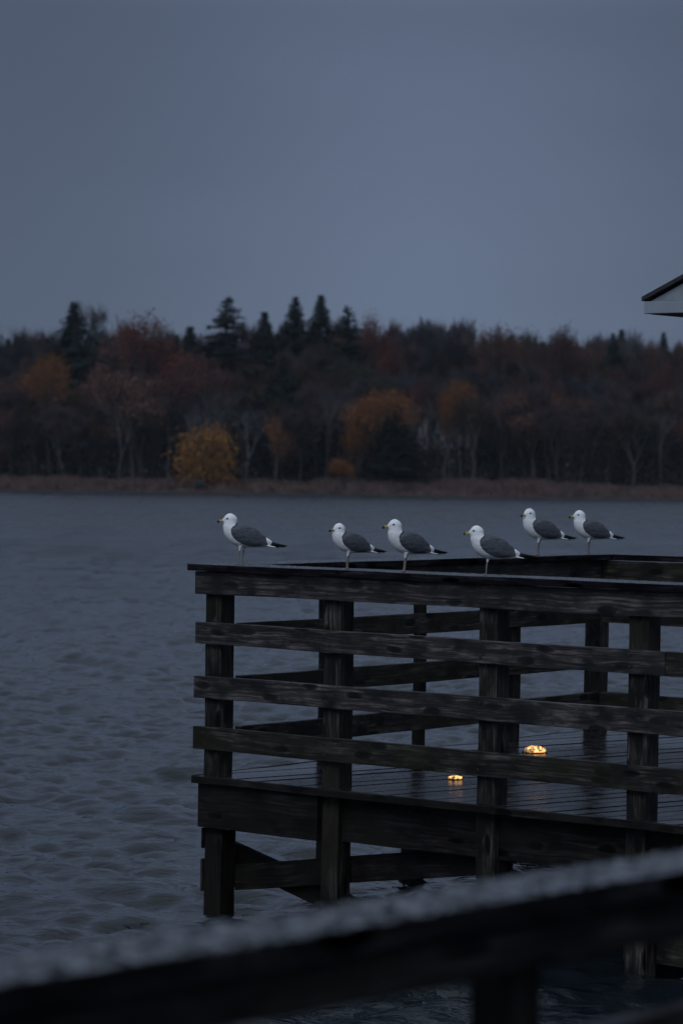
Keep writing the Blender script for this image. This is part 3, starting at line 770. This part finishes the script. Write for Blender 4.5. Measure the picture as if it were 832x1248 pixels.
M['bark'] = foliage('grey_brown_bark', (0.050, 0.044, 0.042), 0.4)
M['palebark'] = foliage('pale_bark', (0.10, 0.097, 0.102), 0.35)
TW = {'grey': foliage('grey_twigs', (0.040, 0.037, 0.042)), 'mauve': foliage('mauve_brown_twigs', (0.052, 0.035, 0.039)), 'brown': foliage('brown_twigs', (0.055, 0.036, 0.028)),
      'pale': foliage('pale_grey_twigs', (0.085, 0.082, 0.084))}
LF = {'tanorange': foliage('tan_orange_leaves', (0.155, 0.070, 0.034)), 'orange': foliage('orange_leaves', (0.165, 0.068, 0.022)), 'rust': foliage('rust_red_leaves', (0.095, 0.032, 0.022)), 'yellow': foliage('yellow_leaves', (0.185, 0.088, 0.024)),
      'tan': foliage('tan_leaves', (0.095, 0.048, 0.036)), 'green': foliage('dark_needles', (0.009, 0.017, 0.016), 0.4), 'olive': foliage('olive_leaves', (0.030, 0.028, 0.016)), 'darkred': foliage('dark_red_leaves', (0.065, 0.026, 0.022))}

def mk(name, vs, fs, mat):
    me = bpy.data.meshes.new(name); me.from_pydata([tuple(v) for v in vs], [], fs); me.update(); me.materials.append(mat); return me
PROT = {}
def bare_proto(key, seed, col, H=12.0, spread=0.55, first=0.32, dense=2600, bark='bark', up=.5):
    vs, fs, tips = grow(seed, H, spread, 4, 0.19 if bark == 'palebark' else 0.15, first, up); g = np.random.RandomState(seed + 50)
    tv, tf = twigs(g, tips, dense, 0.95, 0.024)
    k_ = H / max(p[2] for p in tv)
    PROT[key] = (mk('trunk', [np.array(v) * k_ for v in vs], fs, M[bark]), mk('crown', [np.array(v) * k_ for v in tv], tf, TW[col]), H)
def leafy_proto(key, seed, col, H=10.0, spread=0.6, first=0.25, n=5200, rad=0.5, size=0.085, droop=0.0, up=.4):
    vs, fs, tips = grow(seed, H, spread, 3, 0.17, first, up); g = np.random.RandomState(seed + 50)
    P, lf = leaves(g, [t[0] for t in tips], n, rad, size, 0.7, droop)
    k_ = H / P[:, 2].max()
    PROT[key] = (mk('trunk', [np.array(v) * k_ for v in vs], fs, M['bark']), mk('crown', P * k_, lf, LF[col]), H)
def conifer_proto(key, seed, H=13.0, W=2.6, sparse=False, base=0.12):
    g = np.random.RandomState(seed); vs = []; fs = []
    tube(vs, fs, (0, 0, 0), (0.05, 0, H * .6), 0.2, 0.11, 7); tube(vs, fs, (0.05, 0, H * .6), (0, 0, H * .985), 0.11, 0.02, 6)
    P = []; F_ = []; z = H * base
    while z < H * 0.985:
        t = (z / H - base) / (1 - base); r_ = W * (1 - t) ** (0.95 if not sparse else 0.85) * (0.85 + .3 * g.rand()) * (0.55 if t < 0.06 else 1)
        nb = 7 if not sparse else 6
        for i in range(nb):
            a = 2 * math.pi * (i + g.rand() * .7) / nb; L = r_ * (0.7 + .45 * g.rand()) + 0.08
            dirv = np.array([math.cos(a), math.sin(a), 0]); side = np.array([-math.sin(a), math.cos(a), 0])
            tube(vs, fs, (0, 0, z), tuple(dirv * L * .9 + np.array([0, 0, z - 0.10 * L + .05])), 0.035, 0.01, 3)
            zb_ = z; z = zb_ + (g.randn() * 0.16 if sparse else g.randn() * .05); m_ = int(14 + 34 * L)
            for q in range(m_):
                u = g.rand() ** 0.8; p = dirv * L * u + side * g.randn() * 0.16 * L * (1.15 - u) + np.array([0, 0, z - 0.22 * L * u + 0.12 * L * u * u * 1.4 - abs(g.randn()) * 0.10])
                kk = min(1, .3 + r_ / 1.6); w_ = (side * g.uniform(.05, .13) + g.randn(3) * .03) * kk; l_ = (dirv * g.uniform(.08, .2) + np.array([0, 0, -g.uniform(.04, .2)])) * kk; b0 = len(P)
                P += [p - w_, p - l_ * .4, p + w_, p + l_]; F_.append((b0, b0 + 1, b0 + 2, b0 + 3))
            z = zb_
        z += (0.30 if not sparse else 0.52) * (0.8 + .4 * g.rand()) * (1.1 - .5 * t)
    PROT[key] = (mk('trunk', vs, fs, M['bark']), mk('crown', P, F_, LF['green']), H)
bare_proto('bare1', 1, 'grey'); bare_proto('bare2', 2, 'mauve', spread=.45); bare_proto('bare3', 3, 'brown', spread=.6); bare_proto('bare4', 4, 'grey', spread=.38, first=.4, bark='palebark')
bare_proto('bare5', 5, 'mauve', spread=.7, first=.25); bare_proto('bare6', 6, 'pale', spread=.32, first=.3, bark='palebark', dense=1100, up=.9)
bare_proto('bare7', 8, 'brown', spread=.5, first=.2, dense=1900)
bare_proto('bare8', 9, 'grey', spread=.35, first=.62, bark='palebark', dense=700)
leafy_proto('rust1', 21, 'rust', H=11); leafy_proto('rust2', 22, 'darkred', H=11, spread=.7); leafy_proto('tan1', 23, 'tanorange', H=8, spread=.4, first=.2)
leafy_proto('orange1', 24, 'orange', H=10, spread=.65); leafy_proto('yellow1', 25, 'yellow', H=5, spread=.8, first=.16, droop=.7, rad=.36, n=5200, size=.06); leafy_proto('olive1', 26, 'olive', H=10); leafy_proto('orange2', 27, 'orange', H=6, spread=.7, first=.2)
leafy_proto('tan2', 28, 'tan', H=11, spread=.55)
conifer_proto('con1', 31); conifer_proto('con2', 32, W=2.9, sparse=True); conifer_proto('con3', 33, W=2.1, H=12); conifer_proto('con4', 34, W=2.5, H=12, sparse=True, base=.2)

def tree(kind, px, ytop, Y, label, cat_, group=None, wpx=None, ybase=None, name='deciduous_tree'):
    """a tree whose top reaches photo row ytop at column px when it stands Y metres away"""
    tr, cr, H0 = PROT[kind]; P_ = on_y(px, ytop, Y)
    gz = ground_z(P_.x, Y) - 0.05; H = P_.z - gz; s = H / H0
    e = empty(name, (P_.x, Y, gz), rnd.uniform(0, 6.28)); sx = s
    if wpx:
        xs = [v.co.x for v in cr.vertices]; w0 = np.percentile(xs, 98) - np.percentile(xs, 2); sx = (wpx / F * Y) / w0 * ((1.75 if Y > 258 else 1.0) if kind.startswith('con') else 1.0)
    e.scale = (sx, sx, s)
    for nm, me in (('trunk', tr), ('crown', cr)):
        o = bpy.data.objects.new(nm, me); C.objects.link(o); o.parent = e
    tag(e, label, cat_, group); return e

# trees one can tell apart
T = tree
T('con1', 91, 364, 262, 'dark conical spruce rising above the far treeline near the left edge', 'spruce', wpx=62, name='spruce_tree')
T('con2', 277, 359, 264, 'open-branched dark fir with tiered boughs standing alone left of the conifer clump', 'fir', wpx=66, name='fir_tree')
T('con3', 322, 377, 266, 'lowest, leftmost tree of the dark conifer clump', 'conifer', wpx=48, name='conifer_tree')
T('con1', 360, 358, 265, 'tall dark conifer second from left in the conifer clump', 'conifer', wpx=50, name='conifer_tree')
T('con3', 391, 356, 268, 'tallest dark conifer in the middle of the conifer clump', 'conifer', wpx=46, name='conifer_tree')
T('con4', 424, 372, 263, 'dark conifer with ragged boughs at the right end of the conifer clump', 'conifer', wpx=56, name='conifer_tree')
T('con1', 747, 403, 270, 'small dark conifer tip among the bare crowns on the right', 'conifer', wpx=36, name='conifer_tree')
T('con1', 345, 430, 252, 'dark evergreen standing low in front of the wood behind the slim tan tree', 'conifer', wpx=70, name='conifer_tree')
T('con3', 232, 395, 270, 'dark conifer half hidden between the rusty crown and the lone fir', 'conifer', wpx=50, name='conifer_tree')
T('con3', 484, 492, 246.3, 'dark evergreen bush-like tree under the arching orange crown', 'conifer', wpx=62, name='conifer_tree')
T('bare6', 131, 362, 268, 'tall pale airy bare tree beside the left spruce', 'bare tree', wpx=44)
T('rust1', 194, 375, 258, 'tree with a broad rusty red crown on the left skyline', 'maple', wpx=80)
T('tan2', 150, 392, 259, 'brownish crowned tree between the pale bare tree and the rusty crown', 'tree', wpx=60)
T('rust2', 253, 424, 251.5, 'dark red crowned tree in the middle height below the lone fir', 'tree', wpx=92)
T('orange1', 62, 419, 251, 'tree with a round burnt orange crown below the left spruce', 'tree', wpx=56)
T('yellow1', 251, 507, 245, 'small drooping golden yellow tree on the shoreline', 'willow', wpx=62, name='willow_tree')
T('tan1', 336, 496, 246.2, 'slim tan-orange tree near the shore right of the yellow tree', 'tree', wpx=38)
T('orange1', 468, 466, 247.6, 'tree with a wide arching orange crown right of the middle', 'tree', wpx=78)
T('orange2', 438, 490, 247.2, 'orange tree filling the lower left side of the arching crown', 'tree', wpx=36)
T('orange2', 415, 552, 245.5, 'very small orange bush-sized tree at the shore below the arching crown', 'tree', wpx=26)
T('orange1', 564, 453, 250, 'dull orange crown halfway up the wood right of centre', 'tree', wpx=44)
T('orange1', 566, 404, 262, 'small orange tipped crown on the skyline right of centre', 'tree', wpx=26)
T('rust1', 464, 374, 261, 'russet crown on the skyline just right of the conifer clump', 'tree', wpx=40)
T('tan2', 605, 386, 261, 'airy brown tree standing above the others on the right skyline', 'tree', wpx=50)
T('rust2', 682, 389, 261, 'russet brown crown on the right skyline left of the small conifer tip', 'tree', wpx=58)
T('bare1', 522, 382, 261, 'grey bare crown on the skyline between the russet and the orange-tipped crowns', 'bare tree', wpx=80)
T('tan2', 165, 445, 250.5, 'pinkish tan crown in the lower left of the wood', 'tree', wpx=85)
T('tan2', 655, 470, 250, 'dull reddish tree halfway up the wood on the right', 'tree', wpx=70)
T('bare6', 768, 396, 272, 'pale bare tree at the right end of the skyline under the eave', 'bare tree', wpx=42)

# the wood behind and between them
def top_at(px):    # skyline row of the wood
    pts = [(-200, 400), (0, 392), (40, 384), (60, 400), (110, 412), (160, 390), (240, 394), (300, 388), (440, 383), (520, 384), (600, 391), (700, 393), (800, 397), (832, 400), (1050, 395)]
    for (a, b_), (c_, d_) in zip(pts, pts[1:]):
        if a <= px <= c_: return b_ + (d_ - b_) * (px - a) / (c_ - a)
    return 400
kinds = ['bare1', 'bare2', 'bare3', 'bare4', 'bare5', 'bare7', 'olive1', 'rust2', 'tan2']
LAB = {'bare1': ('grey-brown bare tree in the far wood', 'bare tree', 'grey-brown bare trees in the far wood'),
       'bare2': ('mauve-brown bare tree in the far wood', 'bare tree', 'mauve-brown bare trees in the far wood'),
       'bare5': ('mauve-brown bare tree in the far wood', 'bare tree', 'mauve-brown bare trees in the far wood'),
       'bare3': ('brown twiggy bare tree in the far wood', 'bare tree', 'brown twiggy trees in the far wood'),
       'bare7': ('brown twiggy bare tree in the far wood', 'bare tree', 'brown twiggy trees in the far wood'),
       'bare4': ('bare tree with a pale straight trunk in the far wood', 'bare tree', 'pale-trunked bare trees in the far wood'),
       'bare8': ('bare tree with a pale straight trunk in the far wood', 'bare tree', 'pale-trunked bare trees in the far wood'),
       'bare6': ('bare tree with a pale straight trunk in the far wood', 'bare tree', 'pale-trunked bare trees in the far wood'),
       'olive1': ('dull olive leafy tree in the far wood', 'tree', 'dull olive trees in the far wood'),
       'rust2': ('dull dark red leafy tree in the far wood', 'tree', 'dark red trees in the far wood'),
       'tan2': ('dull tan-brown leafy tree in the far wood', 'tree', 'dull tan trees in the far wood'),
       'con3': ('dark evergreen buried in the far wood', 'conifer', 'dark evergreens buried in the far wood')}
rows = [(286, 0, 13, 22), (277, 8, 14, 23), (270, 16, 16, 25), (263, 34, 18, 27), (257, 54, 19, 29), (252.5, 74, 21, 30), (248.8, 92, 25, 31)]
for (Y, drop_, step, wp) in rows:
    px = -150 + rnd.uniform(0, 20)
    while px < 985:
        k_ = rnd.choice(kinds[:6] * 3 + ['bare4', 'bare6'] + kinds[6:] + ['rust2', 'tan2'] * 3 + ['con3'])
        if k_ == 'con3' and drop_ > 60: k_ = 'bare8'
        if drop_ > 70 and rnd.random() < 0.30: k_ = 'bare8'
        if drop_ < 10 : k_ = rnd.choice(['bare1', 'bare2', 'bare5', 'bare7', 'olive1', 'con3'])
        yt = top_at(px) + drop_ + rnd.uniform(-7, 14)
        if k_ == 'con3': yt += 10
        a, b_, c_ = LAB[k_]
        tree(k_, px, yt, Y + rnd.uniform(-2.5, 2.5), a, b_, c_, wpx=wp * rnd.uniform(1.3, 1.9), name='conifer_tree' if k_ == 'con3' else ('bare_tree' if k_.startswith('bare') else 'deciduous_tree'))
        px += step * rnd.uniform(0.8, 1.4) * 1.25

# undergrowth
M['brush'] = foliage('brown_brush', (0.028, 0.021, 0.020), 0.5)
def brush():
    g = np.random.RandomState(5); n = 34000
    x = g.uniform(-60, 60, n); y = 250 + g.rand(n) * 30; h = 1.4 + 1.6 * np.sin(x * .23 + y * .4) ** 2 + 0.06 * (y - 250)
    z = np.array([ground_z(a, b_) for a, b_ in zip(x, y)]) + g.rand(n) ** 0.8 * h
    c_ = np.stack([x, y, z], -1); a = g.randn(n, 3); a /= np.linalg.norm(a, axis=1)[:, None]; b_ = np.cross(a, g.randn(n, 3)); b_ /= np.linalg.norm(b_, axis=1)[:, None]
    s = g.uniform(.12, .34, n)[:, None]
    P = np.stack([c_ - a * s, c_ - b_ * s * .4, c_ + a * s, c_ + b_ * s * .4], 1).reshape(-1, 3)
    o = pyd('undergrowth', P, [(4 * i, 4 * i + 1, 4 * i + 2, 4 * i + 3) for i in range(n)], M['brush'])
    tag(o, 'dark tangled undergrowth at the foot of the far wood', 'undergrowth', kind='stuff')
brush()
# small dark boulder on the shore in front of the yellow tree
def boulder():
    bm = bmesh.new(); bmesh.ops.create_icosphere(bm, subdivisions=3, radius=1)
    for v in bm.verts:
        n_ = 1 + 0.18 * math.sin(v.co.x * 4 + v.co.z * 3) + 0.12 * math.sin(v.co.y * 6 + v.co.x * 5)
        v.co = Vector((v.co.x * 0.62 * n_, v.co.y * 0.5 * n_, max(-.2, v.co.z) * 0.42 * n_))
    P_ = on_y(243, 590, 242.4)
    o = obj('boulder', bm, plain('dark_rock', (0.012, 0.012, 0.014), 0.8, 0.3, 5), None, True); o.location = (P_.x, 242.2, ground_z(P_.x, 242.4) + 0.45)
    o.scale = (1, 1, 1)
    tag(o, 'dark low boulder in the reeds below the yellow tree', 'boulder')
boulder()

# thin evening air over the lake
hm = bpy.data.materials.new('haze'); hm.use_nodes = True; hn = hm.node_tree.nodes; hn.clear()
ho = hn.new('ShaderNodeOutputMaterial'); hv = hn.new('ShaderNodeVolumePrincipled')
hv.inputs['Color'].default_value = (0.72, 0.82, 0.95, 1); hv.inputs['Density'].default_value = HAZE
hm.node_tree.links.new(hv.outputs[0], ho.inputs['Volume'])
bm = bmesh.new(); bmesh.ops.create_cube(bm, size=1)
for v in bm.verts: v.co = Vector((v.co.x * 5200, 2200 + v.co.y * 4800, 10.5 + v.co.z * 26))
tag(obj('haze', bm, hm), kind='stuff')

# ------------------------------------------------------------------ sky and light
SUN_EL = 42; SUN_AZ = -155      # soft glow of the overcast sky, high behind the camera to the left
w = bpy.data.worlds.new('World'); scene.world = w; w.use_nodes = True
nt = w.node_tree; ns = nt.nodes; ln = nt.links; bg = ns['Background']
sky = ns.new('ShaderNodeTexSky'); sky.sky_type = 'NISHITA'; sky.sun_disc = False
sky.sun_elevation = R(SUN_EL); sky.sun_rotation = R(SUN_AZ); sky.dust_density = 3.0
tc = ns.new('ShaderNodeTexCoord'); sep = ns.new('ShaderNodeSeparateXYZ'); ln.new(tc.outputs['Generated'], sep.inputs[0])
# cloud cover: a dense even layer, darker in the band above the treeline, brighter overhead
stops = [(0.0, (1.12, 1.49, 2.20)), (0.05, (1.18, 1.56, 2.32)), (0.10, (1.08, 1.42, 2.15)), (0.155, (1.02, 1.34, 2.05)), (0.22, (2.1, 2.7, 3.95)), (0.42, (2.8, 3.5, 5.1)), (0.62, (3.6, 4.4, 6.0)), (1.0, (8.0, 9.0, 10.6))]
sc_ = 1 / 10.6
rp = ramp(ns, [(p, tuple(c * sc_ for c in col)) for p, col in stops])
ln.new(sep.outputs['Z'], rp.inputs[0])
n = ns.new('ShaderNodeTexNoise'); n.inputs['Scale'].default_value = 3.5; n.inputs['Detail'].default_value = 4; ln.new(tc.outputs['Generated'], n.inputs['Vector'])
nm = ns.new('ShaderNodeMapRange'); nm.inputs[3].default_value = 10.6 * 0.90; nm.inputs[4].default_value = 10.6 * 1.10; ln.new(n.outputs['Fac'], nm.inputs[0])
# a paler, thinner patch of cloud low over the wood
dd_ = ns.new('ShaderNodeVectorMath'); dd_.operation = 'DISTANCE'; dm_ = ns.new('ShaderNodeVectorMath'); dm_.operation = 'MULTIPLY'; dm_.inputs[1].default_value = (1.5, 1, 1); ln.new(tc.outputs['Generated'], dm_.inputs[0]); ln.new(dm_.outputs[0], dd_.inputs[0]); dd_.inputs[1].default_value = (0.045, 0.995, 0.07)
gm_ = ns.new('ShaderNodeMapRange'); gm_.interpolation_type = 'SMOOTHSTEP'; gm_.inputs[1].default_value = 0.0; gm_.inputs[2].default_value = 0.27; gm_.inputs[3].default_value = 1.12; gm_.inputs[4].default_value = 0.72
n2_ = ns.new('ShaderNodeTexNoise'); n2_.inputs['Scale'].default_value = 1.0; n2_.inputs['Detail'].default_value = 5
mp_ = ns.new('ShaderNodeMapping'); mp_.inputs['Scale'].default_value = (9, 9, 26); ln.new(tc.outputs['Generated'], mp_.inputs[0]); ln.new(mp_.outputs[0], n2_.inputs['Vector'])
dn_ = ns.new('ShaderNodeMath'); dn_.operation = 'MULTIPLY_ADD'; ln.new(n2_.outputs['Fac'], dn_.inputs[0]); dn_.inputs[1].default_value = 0.07; ln.new(dd_.outputs['Value'], dn_.inputs[2])
ln.new(dn_.outputs[0], gm_.inputs[0])
gx_ = ns.new('ShaderNodeMath'); gx_.operation = 'MULTIPLY'; ln.new(nm.outputs[0], gx_.inputs[0]); ln.new(gm_.outputs[0], gx_.inputs[1])
sc2 = ns.new('ShaderNodeVectorMath'); sc2.operation = 'SCALE'; ln.new(rp.outputs[0], sc2.inputs[0]); ln.new(gx_.outputs[0], sc2.inputs['Scale'])
ns_ = ns.new('ShaderNodeVectorMath'); ns_.operation = 'SCALE'; ln.new(sky.outputs[0], ns_.inputs[0]); ns_.inputs['Scale'].default_value = 0.012
ad = ns.new('ShaderNodeVectorMath'); ad.operation = 'ADD'; ln.new(sc2.outputs[0], ad.inputs[0]); ln.new(ns_.outputs[0], ad.inputs[1])
ln.new(ad.outputs[0], bg.inputs['Color']); bg.inputs['Strength'].default_value = 0.1

sd = bpy.data.lights.new('sun', 'SUN'); sd.energy = 0.85; sd.angle = R(35); sd.color = (0.86, 0.93, 1.0)
sun = bpy.data.objects.new('sun', sd); C.objects.link(sun)
az = R(SUN_AZ); el = R(SUN_EL)
dv = Vector((math.sin(az) * math.cos(el), math.cos(az) * math.cos(el), math.sin(el)))
sun.rotation_euler = dv.to_track_quat('Z', 'Y').to_euler(); sun.location = (0, 0, 30)

scene.view_settings.view_transform = 'Standard'; scene.view_settings.look = 'None'
scene.view_settings.exposure = 0; scene.view_settings.gamma = 1; scene.view_settings.use_curve_mapping = False
scene.cycles.use_denoising = True
scene.cycles.max_bounces = 6; scene.cycles.diffuse_bounces = 3; scene.cycles.glossy_bounces = 3
scene.cycles.sample_clamp_indirect = 3.0
